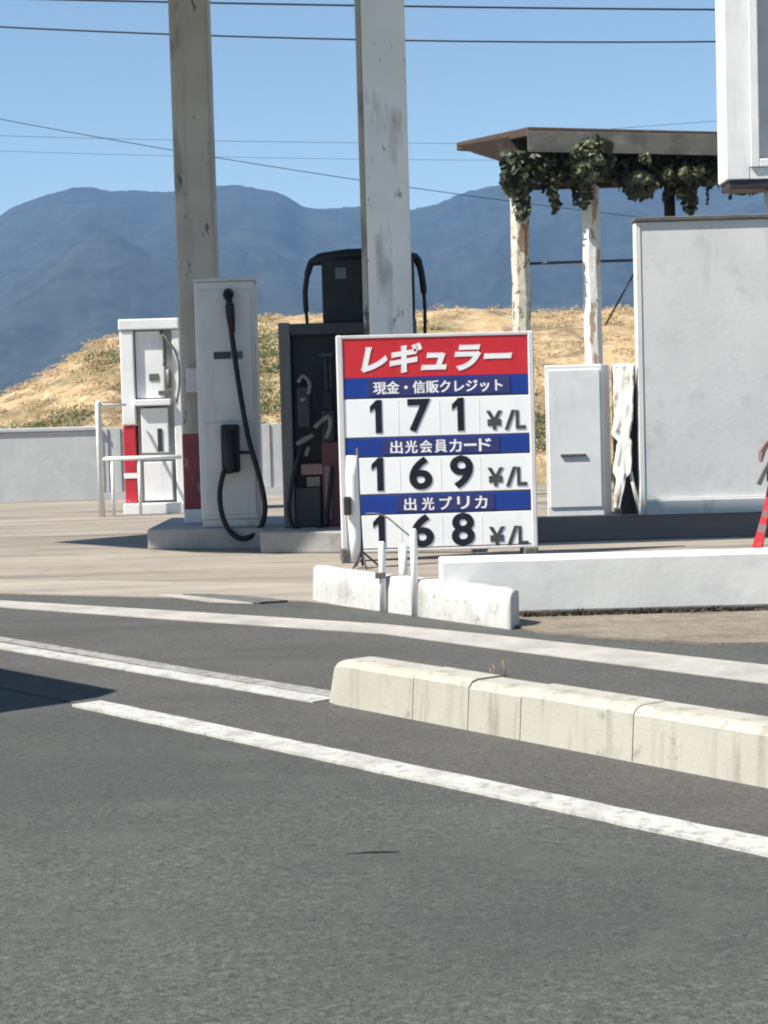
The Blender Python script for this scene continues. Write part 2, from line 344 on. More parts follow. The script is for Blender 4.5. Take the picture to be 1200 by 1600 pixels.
# ------------------------------------------------------------------ dark van standing out of the frame: only its shadow is in the picture
def build_van():
    ud = Vector((.65, -.76, 0)).normalized(); pd = Vector((-.76, -.65, 0)).normalized()
    c0 = Vector((-2.38, 7.13, 0))                        # corner nearest the lane line
    ang = math.atan2(ud.y, ud.x)
    t = thing('parked_van', 'dark van just outside the left edge, casting the black shadow on the lane line', 'van', c0 - ud * 1.7 + pd * .85, None, ang)
    # local: +x forward (towards the camera side), y across, z up; front at x=1.7
    prof = [(-1.7, .35), (-1.7, 1.55), (-1.55, 1.85), (1.55, 1.85), (1.7, 1.62), (1.7, .35)]
    bd = B(); tb = bmesh.new()
    for y in (-.82, .82):
        pass
    n = len(prof); L0 = [tb.verts.new((p[0], -.85, p[1])) for p in prof]; L1 = [tb.verts.new((p[0], .85, p[1])) for p in prof]
    tb.faces.new(L0); tb.faces.new(L1[::-1])
    for i in range(n): tb.faces.new((L0[i], L0[(i + 1) % n], L1[(i + 1) % n], L1[i]))
    bmesh.ops.recalc_face_normals(tb, faces=tb.faces)
    bmesh.ops.bevel(tb, geom=tb.edges[:], offset=.06, segments=3, profile=.5, affect='EDGES')
    bd.add(tb); obj('body', bd, 'van_paint', t)
    for sy in (-1, 1):
        for x0, x1 in ((-1.5, -.5), (-.4, .5), (.6, 1.4)):
            obj('window', B().box(x0, x1, sy * .85 - .006, sy * .85 + .006, 1.1, 1.6, .004), 'glass', t)
        for x in (-1.1, 1.1):
            wl = B(); wl.tube([(x, sy * .70, .3), (x, sy * .86, .3)], .3, 24); wo = obj('wheel', wl, 'rubber', t)
            rm = B(); rm.tube([(x, sy * .855, .3), (x, sy * .872, .3)], .17, 20); obj('rim', rm, 'frame_pink', wo)
        obj('headlight', B().box(1.69, 1.715, sy * .62 - .14, sy * .62 + .14, .68, .84, .01), 'lamp_glass', t)
    obj('windscreen', B().box(1.695, 1.712, -.7, .7, 1.02, 1.5, .005), 'glass', t)
    obj('bumper', B().box(1.66, 1.78, -.8, .8, .33, .52, .03, 2), 'black', t)
build_van()

# ------------------------------------------------------------------ cream kerb in the road
def kerb_block(b, p0, p1, wid, h, end_round=False):
    d = (p1 - p0).normalized(); nrm = Vector((-d.y, d.x, 0))   # towards the far side
    if nrm.y < 0: nrm = -nrm
    t = bmesh.new(); L = (p1 - p0).length
    prof = [(0, 0), (.012, h * .86), (.03, h * .965), (.055, h), (wid - .045, h), (wid - .02, h * .965), (wid, h * .82), (wid + .01, 0)]
    secs = [0, L]
    if end_round: secs = [0, .02, .05, .09, .15, .3, L]
    rings = []
    for sx in secs:
        k = 1.0; sh = 0.0
        if end_round and sx < .15:
            q = sx / .15; k = .80 + .20 * math.sqrt(max(0, 1 - (1 - q) ** 2)); sh = (1 - math.sqrt(max(0, 1 - (1 - q) ** 2))) * .045
        ring = []
        for (u, z) in prof:
            uu = sh + u * (wid - 2 * sh) / wid
            lean = (z / h) * .04 * (1 - min(1, sx / .15)) if end_round else 0
            p = p0 + d * (sx + lean) + nrm * uu
            ring.append(t.verts.new((p.x, p.y, z * k)))
        rings.append(ring)
    for i in range(len(rings) - 1):
        for j in range(len(prof) - 1):
            f = t.faces.new((rings[i][j], rings[i + 1][j], rings[i + 1][j + 1], rings[i][j + 1]))
    t.faces.new(rings[0]); t.faces.new(rings[-1][::-1])
    b.add(t)
b = B()
ks, ke = V2(-.278, 7.33), V2(1.16, 5.45)
kd = (ke - ks).normalized(); s = 0.0
joints = [0, .60, .74, 1.225, 1.345, 1.83, 2.33, 2.93, 3.53, 4.13, 4.73, 5.33]
joints = [0, .60, .93, 1.22, 1.78, 2.4, 3.0, 3.6, 4.2, 4.8, 5.4]
for i in range(len(joints) - 1):
    g = .0022
    kerb_block(b, ks + kd * (joints[i] + (g if i else 0)), ks + kd * (joints[i + 1] - g), .215, .188 + .004 * math.sin(i * 2.3), i == 0)
o = obj('kerb', b, 'kerb', None, (ks.x, ks.y, 0))
tag(o, 'long cream concrete kerb with rounded end and stained joints beside the white lane line', 'kerb')

# ------------------------------------------------------------------ whitewashed low walls before the price sign
def rough_bm(b, amp, sc, cuts=10, seed=0):
    bm = b.bm
    bmesh.ops.subdivide_edges(bm, edges=[e for e in bm.edges if e.calc_length() > .12], cuts=cuts, use_grid_fill=True)
    for v in bm.verts:
        n = mnoise.noise_vector(v.co * sc + Vector((seed, 0, 0)))
        if v.co.z > .01: v.co += n * amp
    return b
a0, a1 = V2(-.466, 11.29), V2(.665, 9.58)
ad = (a1 - a0).normalized(); an = Vector((-ad.y, ad.x, 0)); an = an if an.y > 0 else -an
b = B()
bmk = bmesh.new(); La = (a1 - a0).length; NS = 40; prof = [(0, 0), (.004, .12), (.010, .192), (.026, .212), (.07, .215), (.125, .213), (.14, .196), (.14, 0)]; rg = []
for i in range(NS + 1):
    k = i / NS; ring = []
    for j, (u, z) in enumerate(prof):
        p = a0 + ad * (La * k) + an * u
        if k > .9: p.y += u * (k - .9) / .1 * .62; p.x -= u * (k - .9) / .1 * .42
        n = mnoise.noise_vector(Vector((p.x * 6, p.y * 6, z * 9))) + mnoise.noise_vector(Vector((p.x * 22, p.y * 22, z * 22))) * .5
        e = .0 if z == 0 else 1.0
        if i > NS - 3 and 2 <= j <= 6: z -= .008 * (i - NS + 3) * (.5 + abs(n.x))
        ring.append(bmk.verts.new(p + Vector((0, 0, z + .012 * (k < .12) * (.12 - k) / .12)) + n * .0035 * e))
    rg.append(ring)
for i in range(NS):
    for j in range(len(prof) - 1): bmk.faces.new((rg[i][j], rg[i + 1][j], rg[i + 1][j + 1], rg[i][j + 1])).smooth = True
bmk.faces.new(rg[0]); bmk.faces.new(rg[-1][::-1]); b.add(bmk)
o = obj('low_kerb_wall', b, 'white_concrete', None, (a0.x, a0.y, 0))
tag(o, 'low whitewashed concrete kerb running forward past the two white guard posts', 'low wall')
b = B(); b.box(.31, 7.5, 10.13, 10.42, .025, .335, .014, 2); rough_bm(b, .0045, 5, 24, 3)
b.box(.33, 7.5, 10.17, 10.4, -.02, .06)
o = obj('planter_wall', b, 'wall_grey', None, (.3, 10.2, 0))
tag(o, 'low grey-white concrete wall in front of the grey screen, right of the price sign', 'low wall')
# dry weeds along the wall foot
random.seed(4); b = B()
for i in range(3200):
    x = .70 + random.random() ** .9 * 6.2; y = 10.12 - random.random() * .09
    h = random.uniform(.008, .034) * max(.15, 1 + 1.3 * mnoise.noise(Vector((x * 4.5, 1, 0))) + .8 * mnoise.noise(Vector((x * 17, 5, 0)))); a = random.uniform(0, 3.14); r = .012
    tip = Vector((x + random.uniform(-.05, .05), y + random.uniform(-.03, .02), h + .01))
    b.poly([(x - r * math.cos(a), y - r * math.sin(a), .01), (x + r * math.cos(a), y + r * math.sin(a), .01), tip])
o = obj('dry_weeds', b, 'dark_weed', None, (.8, 10, 0), recalc=False); tag(o, 'dark dry weeds along the foot of the low grey wall', 'weeds', kind='stuff')
random.seed(8); b = B()
for px, hp in ((775, 22), (790, 30), (770, 15)):
    p = gp(px, 1058); 
    b.tube([p, p + Vector((-.004, 0, hp / 380 * .6)), p + Vector((-.014, 0, hp / 380))], [.004, .003, .001], 5)
o = obj('weed_stalks', b, 'straw', None, tuple(gp(780, 1058))); tag(o, 'few thin dry weed stalks growing behind the cream kerb', 'weed')

# ------------------------------------------------------------------ price sign
def text_bm(b, s, x0, x1, zc, h, bold=.02, shear=0.0, fit=True, sp=1.0, depth=.002, y=0.0, fith=True):
    """letters standing in the xz plane facing -y, fitted to x0..x1 and height h"""
    cu = bpy.data.curves.new('letters', 'FONT'); cu.body = s; cu.size = 1; cu.offset = bold; cu.shear = shear
    cu.space_character = sp; cu.extrude = .5; cu.resolution_u = 6
    ob = bpy.data.objects.new('letters', cu); C.objects.link(ob)
    dg = bpy.context.evaluated_depsgraph_get(); dg.update()
    me = bpy.data.meshes.new_from_object(ob.evaluated_get(dg))
    xs = [v.co.x for v in me.vertices]; ys = [v.co.y for v in me.vertices]
    t = bmesh.new(); t.from_mesh(me)
    bpy.data.objects.remove(ob); bpy.data.curves.remove(cu); bpy.data.meshes.remove(me)
    mx0, mx1, my0, my1 = min(xs), max(xs), min(ys), max(ys)
    kz = h / (my1 - my0); kx = (x1 - x0) / (mx1 - mx0) if fit else kz
    for v in t.verts:
        v.co = Vector(((x0 + x1) / 2 + (v.co.x - (mx0 + mx1) / 2) * kx, y - (v.co.z + .5) * depth, zc + (v.co.y - (my0 + my1) / 2) * kz))
    b.add(t)
def bold_bm(b, s, x0, x1, zc, h, y):
    for k, dx in enumerate((0, -.0032, .0032)):
        for j, dz in enumerate((-.0012, .0012)):
            text_bm(b, s, x0 + dx, x1 + dx, zc + dz, h, 0, depth=.0015 - .0002 * (k * 2 + j), y=y - .0)
def price_sign():
    fl = gp(537, 884); fr = gp(846, 868)
    base = Vector((at(535, 880, 14.1).x, 14.12, 0)); ang = R(3.5)
    t = thing('price_sign', 'freestanding fuel price board with a red katakana header and three rows of black digits', 'price sign', base, None, ang)
    W = 1.56; D = .09
    f = B()
    f.box(0, .05, 0, D, .02, 1.79, .008); f.box(W - .045, W, 0, D, .02, 1.79, .008)
    f.box(.05, W - .045, .002, D - .002, 1.762, 1.788, .004); f.box(.05, W - .045, .002, D - .002, .075, .095, .004)
    f.box(.05, W - .045, D - .03, D - .02, .095, 1.762)
    obj('frame', f, 'frame_pink', t)
    X0, X1 = .05, W - .045
    def panel(name, z0, z1, m, y0=.008): return obj(name, B().box(X0, X1, y0, .05, z0, z1, .003), m, t)
    hp = panel('header_panel', 1.452, 1.762, 'sign_red')
    l = B(); text_bm(l, 'レギュラー', .19, 1.39, 1.602, .235, .045, .22, y=.006); obj('lettering', l, 'letter_white', hp)
    rows = [(1.297, 1.452, '現金・信販クレジット', .285, 1.305, .345, 1.225 + .14), (.832, .975, '出光会員カード', .395, 1.215, .34, 1.27), (.378, .522, '出光プリカ', .48, 1.185, .44, 1.22)]
    for z0, z1, s, x0, x1, px0, px1 in rows:
        st = panel('label_strip', z0, z1, 'sign_blue')
        obj('text_plate', B().box(px0 - .11 if s[0] == '現' else px0, px1, .004, .007, z0 + .012, z1 - .012, .001), 'sign_navy', st)
        l = B(); n = len(s); cw = (x1 - x0) / n
        if s[0] == '現': bold_bm(l, s, x0, x1, (z0 + z1) / 2 - .004, .098, .004)
        else:
            for i, ch in enumerate(s):
                cx = x0 + cw * (i + .5); hw = .05
                if ch == 'ー': text_bm(l, ch, cx - hw, cx + hw, (z0 + z1) / 2, .02, .0, y=.004)
                else: bold_bm(l, ch, cx - hw * .93, cx + hw * .93, (z0 + z1) / 2 - .003, .098, .004)
        obj('lettering', l, 'letter_white', st)
    for z0, z1, ds in ((.985, 1.285, '171'), (.535, .822, '169'), (.105, .366, '168')):
        wp = panel('price_panel', z0, z1, 'sign_white')
        for cx in (.475, .80, 1.115):
            obj('cell_divider', B().box(cx - .002, cx + .002, .0065, .009, z0 + .02, z1 - .02), 'cell_line', wp)
        for cx, dgt in zip((.315, .64, .965), ds):
            l = B(); hw = .055 if dgt == '1' else .092; zc = (z0 + z1) / 2 + (.012 if z0 > .2 else .0)
            if dgt == '1':
                h2 = .131; sw = .052
                q1 = [(.03, -h2), (.03, h2), (-.012, h2), (-.064, h2 - .052), (-.064, h2 - .098), (.03 - sw, h2 - .066), (.03 - sw, -h2)]
                tb = bmesh.new(); A = [tb.verts.new((cx + u, .004, zc + v)) for u, v in q1]; A2 = [tb.verts.new((cx + u, .009, zc + v)) for u, v in q1]
                tb.faces.new(A); tb.faces.new(A2[::-1])
                for i in range(len(A)): tb.faces.new((A[i], A[(i + 1) % len(A)], A2[(i + 1) % len(A)], A2[i]))
                l.add(tb)
            else: text_bm(l, dgt, cx - hw, cx + hw, zc, .262, .028, y=.006)
            obj('price_digit', l, 'digit_black', wp)
        l = B(); zb = z0 + .108 if z0 > .2 else z0 + .068
        text_bm(l, '¥', 1.17, 1.30, zb, .15, .03, y=.006)
        text_bm(l, '/', 1.315, 1.405, zb, .155, .02, y=.006)
        text_bm(l, 'L', 1.405, 1.485, zb, .15, .028, y=.006)
        obj('unit_lettering', l, 'unit_grey', wp)
    obj('foot', B().box(-.01, .10, -.10, .22, 0, .115, .012, 2), 'grey_box', t)
    obj('foot', B().box(W - .115, W - .005, -.06, .24, 0, .08, .012, 2), 'grey_box', t)
price_sign()

# slim white post stand leaning in front of the sign's lower left edge
def post_stand():
    Y = 13.55; base = at(556, 884, Y); base.z = 0
    t = thing('banner_stand', 'slim white post stand with furled banner and splayed foot before the price sign', 'banner stand', base)
    p = lambda x, y, yy=Y: at(x, y, yy)
    bn = B(); pts = [p(550, 712), p(550, 745), p(552, 790), p(555, 840), p(556, 878)]
    bn.tube(pts, [.045, .05, .052, .045, .035], 12); obj('furled_banner', bn, 'white_paint', t)
    pl = B(); pl.tube([p(558, 700), p(561, 780), p(566, 862), p(567, 884)], .011, 8); obj('pole', pl, 'steel_dark', t)
    ft = B(); q = p(566, 862); z0 = .012
    for dx, dy in ((.13, .02), (-.07, -.1), (.03, -.15), (-.05, .14)):
        ft.tube([q, (q.x + dx, Y + dy, z0)], .008, 6)
    obj('foot', ft, 'steel_dark', t)
    cl = B(); c = p(543, 790, Y - .03); cl.box(c.x - .028, c.x + .028, Y - .10, Y - .03, c.z - .07, c.z + .07, .012, 2)
    obj('clamp', cl, 'charcoal', t)
post_stand()

def guard_posts():
    for (x0, y0, x1, y1, r, lab) in ((597, 846, 599, 949, .021, 'left white guard post with a clip halfway, before the low kerb wall'),
                                   (645, 826, 649, 952, .021, 'taller white guard post with a dark base, in front of the low kerb wall')):
        yk = 10.585 if x0 == 597 else 10.335; g = at(x1, y1, yk); g.z = 0; top = at(x0, y0, g.y)
        t = thing('guard_post', lab, 'post', g, 'thin white guard posts by the price sign')
        b = B(); b.tube([(g.x, g.y, 0), (g.x, g.y, top.z - .012), (g.x, g.y, top.z)], [r, r, r * .6], 14); obj('post_tube', b, 'white_paint', t)
        if x0 == 597:
            c = at(590, 900, g.y - .02); obj('clip', B().box(c.x - .015, g.x + .02, g.y - .03, g.y + .03, c.z - .015, c.z + .02, .005), 'grey_box', t)
        else:
            b = B(); b.tube([(g.x + .012, g.y + .02, 0), (g.x + .012, g.y + .02, .09), (g.x + .005, g.y + .01, .14)], [.036, .03, .022], 12); obj('base_socket', b, 'grey_box', t)
            w_ = B(); w_.tube(spline([at(572, 803, g.y + .1), at(590, 803, g.y + .08), at(607, 810, g.y + .06), at(625, 825, g.y + .03), (g.x, g.y, at(645, 842, g.y).z)]), .0055, 6)
            obj('stay_wire', w_, 'grey_box', t)
    g = gp(629, 905); g.y += .35; g = Vector((at(630, 880, 11.6).x, 11.6, 0)); zt = at(629, 850, 11.6).z
    b = B(); b.tube([(g.x, g.y, 0), (g.x, g.y, zt)], .028, 12)
    o = obj('guard_post', b, 'white_paint', None, tuple(g)); tag(o, 'short white post between the two guard posts, standing behind the low kerb wall', 'post', 'thin white guard posts by the price sign')
guard_posts()

# ------------------------------------------------------------------ station canopy with two visible columns
def canopy():
    t = thing('station_canopy', 'fuel station canopy on a beige and a grey-white square column', 'canopy', (-1, 16.4, 0))
    r = B(); r.prism([(-7.77, 15.44), (-6.2, 13.65), (-5.43, 13.2), (1.6, 13.6), (1.6, 16.85), (-3.2, 16.9), (-6.2, 17.0), (-6.93, 16.28)], 6.3, 6.8, .02); obj('roof', r, 'soffit', t)
    zt = 6.31
    # beige column
    pL, pR = at(284, 640, 16.7), at(344, 640, 16.7)
    b = B(); b.box(pL.x, pR.x, 16.7, 17.08, .19, zt, .02, 2); c1 = obj('column', b, 'column_shade_beige', t); c1['label'] = 'weathered beige column with a red foot'  # darker, warmer paint also stands for weaker skylight on this column
    obj('red_band', B().box(pL.x - .006, pR.x + .006, 16.694, 17.086, .32, 1.03, .01), 'dull_red', c1)
    obj('base_plate', B().box(pL.x - .01, pR.x + .01, 16.69, 17.09, .19, .32, .01), 'column_white', c1)
    q = at(301, 594, 16.67); obj('switch_box', B().box(q.x - .055, q.x + .055, 16.63, 16.698, q.z - .115, q.z + .115, .01), 'pump_grey', c1)
    # grey-white column
    pL, pR = at(577, 500, 15.3), at(645, 500, 15.3)
    b = B(); b.box(pL.x, pR.x, 15.3, 15.7, .19, zt, .02, 2); c2 = obj('column', b, 'column_white', t); c2['label'] = 'grey-white column behind the price sign'
    # added strip whose darker paint stands for the column's dark left side
    q = at(566, 500, 15.7)
    obj('dark_side_strip', B().box(pL.x - .052, pL.x - .002, 15.62, 15.84, .19, zt, .008), 'column_shade_beige', c2)
canopy()

# ------------------------------------------------------------------ pump island
b = B()
iu = Vector((1.75, -1.17, 0)).normalized(); inn = Vector((-iu.y, iu.x, 0)); i0 = V2(-2.13, 16.02)
i1 = i0 + iu * 3.1
b.prism([(-2.13, 16.05), (-1.10, 15.74), (-1.06, 15.25), (.72, 14.68), (.85, 16.3), (-.4, 17.4), (-2.12, 17.75)], 0, .19, .02, 3)
o = obj('pump_island', b, 'island_concrete', None, tuple(i0)); tag(o, 'low concrete island carrying the grey and the black fuel pump', 'kerb island')

# ------------------------------------------------------------------ grey pump
def boxpx(b, x0, y0, x1, y1, Y, thick, bev=.004, seg=1, proud=0.0):
    a = at(x0, y0, Y); c = at(x1, y1, Y); yc = (y0 + y1) / 2; xc = (x0 + x1) / 2
    l = at(x0, yc, Y); r = at(x1, yc, Y); tp = at(xc, y0, Y); bt = at(xc, y1, Y)
    return b.box(l.x, r.x, Y - proud, Y - proud + thick, bt.z, tp.z, bev, seg)
def grey_pump():
    Y = 15.98; base = at(362, 822, Y); base.z = .19
    t = thing('fuel_pump', 'grey fuel pump in shade with one black hose looping down its plain front', 'fuel pump', base, 'fuel pumps of the station')
    xl, xr = at(309, 640, Y).x, at(402.5, 640, Y).x; zt = at(350, 434, Y).z
    bd = B(); bd.box(xl, xr, Y, Y + .42, .26, zt - .03, .018, 2); obj('body', bd, 'pump_grey', t)
    obj('plinth', B().box(xl + .01, xr - .01, Y + .012, Y + .41, .19, .26, .008), 'pump_panel', t)
    obj('top_cap', B().box(xl - .008, xr + .008, Y - .012, Y + .43, zt - .03, zt, .01, 2), 'pump_panel', t)
    zl = at(350, 661, Y).z
    obj('lower_door', B().box(xl + .045, xr - .03, Y - .010, Y + .01, .30, zl, .006), 'pump_panel', t)
    obj('upper_panel', B().box(xl + .045, xr - .03, Y - .010, Y + .01, zl + .012, zt - .10, .006), 'pump_panel', t)
    p = B(); boxpx(p, 334, 550, 361, 561, Y, .012, .003, proud=.020); obj('name_plate', p, 'charcoal', t)
    p = B(); boxpx(p, 366, 549, 379, 561, Y, .012, .003, proud=.020); obj('name_plate', p, 'grey_box', t)
    # holster with nozzle
    h = B(); boxpx(h, 347, 663, 375, 738, Y, .10, .02, 3, proud=.105); ho = obj('holster', h, 'black', t)
    n = B(); q = lambda x, y, dy=-.14: at(x, y, Y) + Vector((0, dy, 0))
    n.tube([q(361, 672), q(360, 700), q(362, 722), q(366, 738)], [.05, .052, .055, .06], 12)
    n.tube([q(362, 706), q(378, 706), q(396, 707, -.03)], [.018, .016, .014], 8)
    obj('nozzle', n, 'rubber', ho)
    hs = B()
    pts = [q(358, 462, -.02), q(359, 470, -.075), q(361, 500, -.09), q(365, 535, -.09), q(372, 585, -.09), q(381, 640, -.10), q(391, 690, -.10), q(403, 730, -.12),
           q(412, 765, -.13), q(416, 795, -.16), q(411, 818, -.19), q(396, 835, -.21), q(376, 838, -.21), q(358, 822, -.19), q(348, 795, -.17), q(346, 765, -.15), q(352, 735, -.14)]
    sp = spline(pts, 7); hs.tube(sp, .0235, 10); hz = obj('hose', hs, 'rubber', t)
    bt = B(); bt.tube([q(357, 458, -.01), q(358, 462, -.08), q(360, 478, -.09), q(362, 500, -.09), q(364, 520, -.09)], [.045, .05, .042, .038, .026], 12); obj('swivel_boot', bt, 'black', hz)
grey_pump()

# ------------------------------------------------------------------ black pump with hose mast
def black_pump():
    Y = 15.62; base = at(520, 838, Y); base.z = .19
    t = thing('fuel_pump', 'black fuel pump with nozzles and a tall hose mast, partly behind the price sign', 'fuel pump', base, 'fuel pumps of the station')
    xl = at(439, 660, Y).x; xr = at(655, 660, Y).x; zt = at(480, 503, Y).z
    x1 = at(457, 660, Y).x
    sidep = B(); sidep.box(xl, x1, Y, Y + .5, .19, zt, .012, 2); obj('side_pilaster', sidep, 'dark_green_grey', t)
    sidep = B(); sidep.box(xr - .1, xr, Y, Y + .5, .19, zt, .012, 2); obj('side_pilaster', sidep, 'dark_green_grey', t)
    obj('body', B().box(x1 + .002, xr - .102, Y + .12, Y + .48, .19, zt - .01, .01), 'black', t)
    obj('header', B().box(x1 + .002, xr - .102, Y + .004, Y + .118, zt - .11, zt - .012, .008), 'charcoal', t)
    b = B(); boxpx(b, 462, 762, 502, 824, Y, .13, .01, 2, proud=-.01); obj('lower_panel', b, 'charcoal', t)
    b = B(); boxpx(b, 504, 690, 540, 826, Y, .13, .01, 2, proud=-.01); mp = obj('lower_panel', b, 'maroon', t); mp['label'] = 'maroon lower panel'
    b = B(); boxpx(b, 508, 728, 518, 812, Y, .02, .006, 1, proud=.012); obj('trim_strip', b, 'dusty_pink', mp)
    b = B(); boxpx(b, 479, 745, 500, 761, Y, .012, .003, proud=-.05); obj('notice_plate', b, 'nozzle_grey', t)
    b = B(); boxpx(b, 470, 725, 505, 742, Y, .09, .006, proud=-.02); obj('nozzle_shelf', b, 'dusty_pink', t)
    b = B(); boxpx(b, 465, 831, 530, 845, Y, .30, .012, 2, proud=.10); obj('plinth', b, 'pump_grey', t)
    q = lambda x, y, dy=0.0: at(x, y, Y) + Vector((0, dy, 0))
    # nozzles
    b = B(); boxpx(b, 464, 604, 484, 668, Y, .11, .012, 2, proud=-.02); ho = obj('holster', b, 'charcoal', t)
    n = B(); n.tube(spline([q(466, 598), q(472, 588), q(480, 592), q(484, 602), q(482, 616)], 5), .017, 8); n.tube([q(470, 626), q(478, 622)], .02, 8); obj('nozzle', n, 'nozzle_grey', ho)
    b = B(); boxpx(b, 503, 640, 522, 690, Y, .11, .012, 2, proud=-.02); ho = obj('holster', b, 'charcoal', t)
    n = B(); n.tube(spline([q(464, 694, -.03), q(476, 687, -.03), q(490, 679, -.03)], 4), [.022] * 3 + [.027] * 3 + [.02] * 3, 10)
    n.tube(spline([q(492, 668, -.02), q(506, 655, -.03), q(515, 652, -.03), q(516, 668, -.03), q(510, 685, -.03)], 5), .021, 9)
    n.tube([q(478, 712, -.01), q(483, 698, -.02)], .02, 8)
    obj('nozzle', n, 'nozzle_grey', ho)
    n = B(); boxpx(n, 505, 612, 519, 640, Y, .08, .01, 2, proud=.0); obj('valve_block', n, 'black', t)
    n = B(); n.tube([q(508, 555, .02), q(510, 612, .02)], .016, 8); n.tube([q(516, 555, .02), q(517, 612, .02)], .013, 8); obj('pipe', n, 'charcoal', t)
    b = B(); boxpx(b, 498, 551, 520, 558, Y, .08, .006, proud=0); obj('pipe_bracket', b, 'charcoal', t)
    h = B(); h.tube(spline([q(470, 700, -.02), q(462, 730, -.03), q(455, 765, -.05), q(452, 795, -.08), q(458, 818, -.10), q(475, 829, -.11), q(495, 828, -.10), q(505, 822, -.07), q(512, 835, -.06), q(511, 815, -.05), q(514, 780, -.04), q(519, 730, -.04)], 7), .0185, 9); obj('hose', h, 'rubber', t)
    # mast
    m0 = B(); xa, xb = at(503, 450, Y + .16).x, at(648, 450, Y + .16).x; zm = at(560, 404, Y + .16).z
    m0.box(xa, xb, Y + .16, Y + .44, zt - .012, zm, .02, 2); mo = obj('hose_mast', m0, 'black', t)
    cap = B(); cap.tube([at(484, 411, Y + .3), at(500, 405, Y + .3), at(540, 400, Y + .3), at(575, 398, Y + .3), at(610, 399, Y + .3), at(652, 403, Y + .3)], [.03, .055, .062, .06, .058, .04], 12)
    obj('mast_arm', cap, 'black', mo)
    b = B(); boxpx(b, 524, 418, 541, 436, Y + .16, .012, .004, proud=.010); obj('badge_plate', b, 'grey_box', mo)
    l = B(); l.tube(spline([at(488, 408, Y + .3), at(484, 416, Y + .29), at(480, 432, Y + .28), at(477, 455, Y + .27), at(478, 480, Y + .26), at(480, 505, Y + .25), at(482, 525, Y + .24)], 5), [.03] * 10 + [.024] * 12 + [.015] * 9, 9); obj('hose', l, 'rubber', t)
    l = B(); l.tube(spline([at(645, 404, Y + .3), at(652, 406, Y + .29), at(658, 425, Y + .28), at(662, 455, Y + .27), at(664, 490, Y + .26), at(664, 530, Y + .25)], 5), [.036] * 8 + [.03] * 8 + [.016] * 10, 9); obj('hose', l, 'rubber', t)
black_pump()

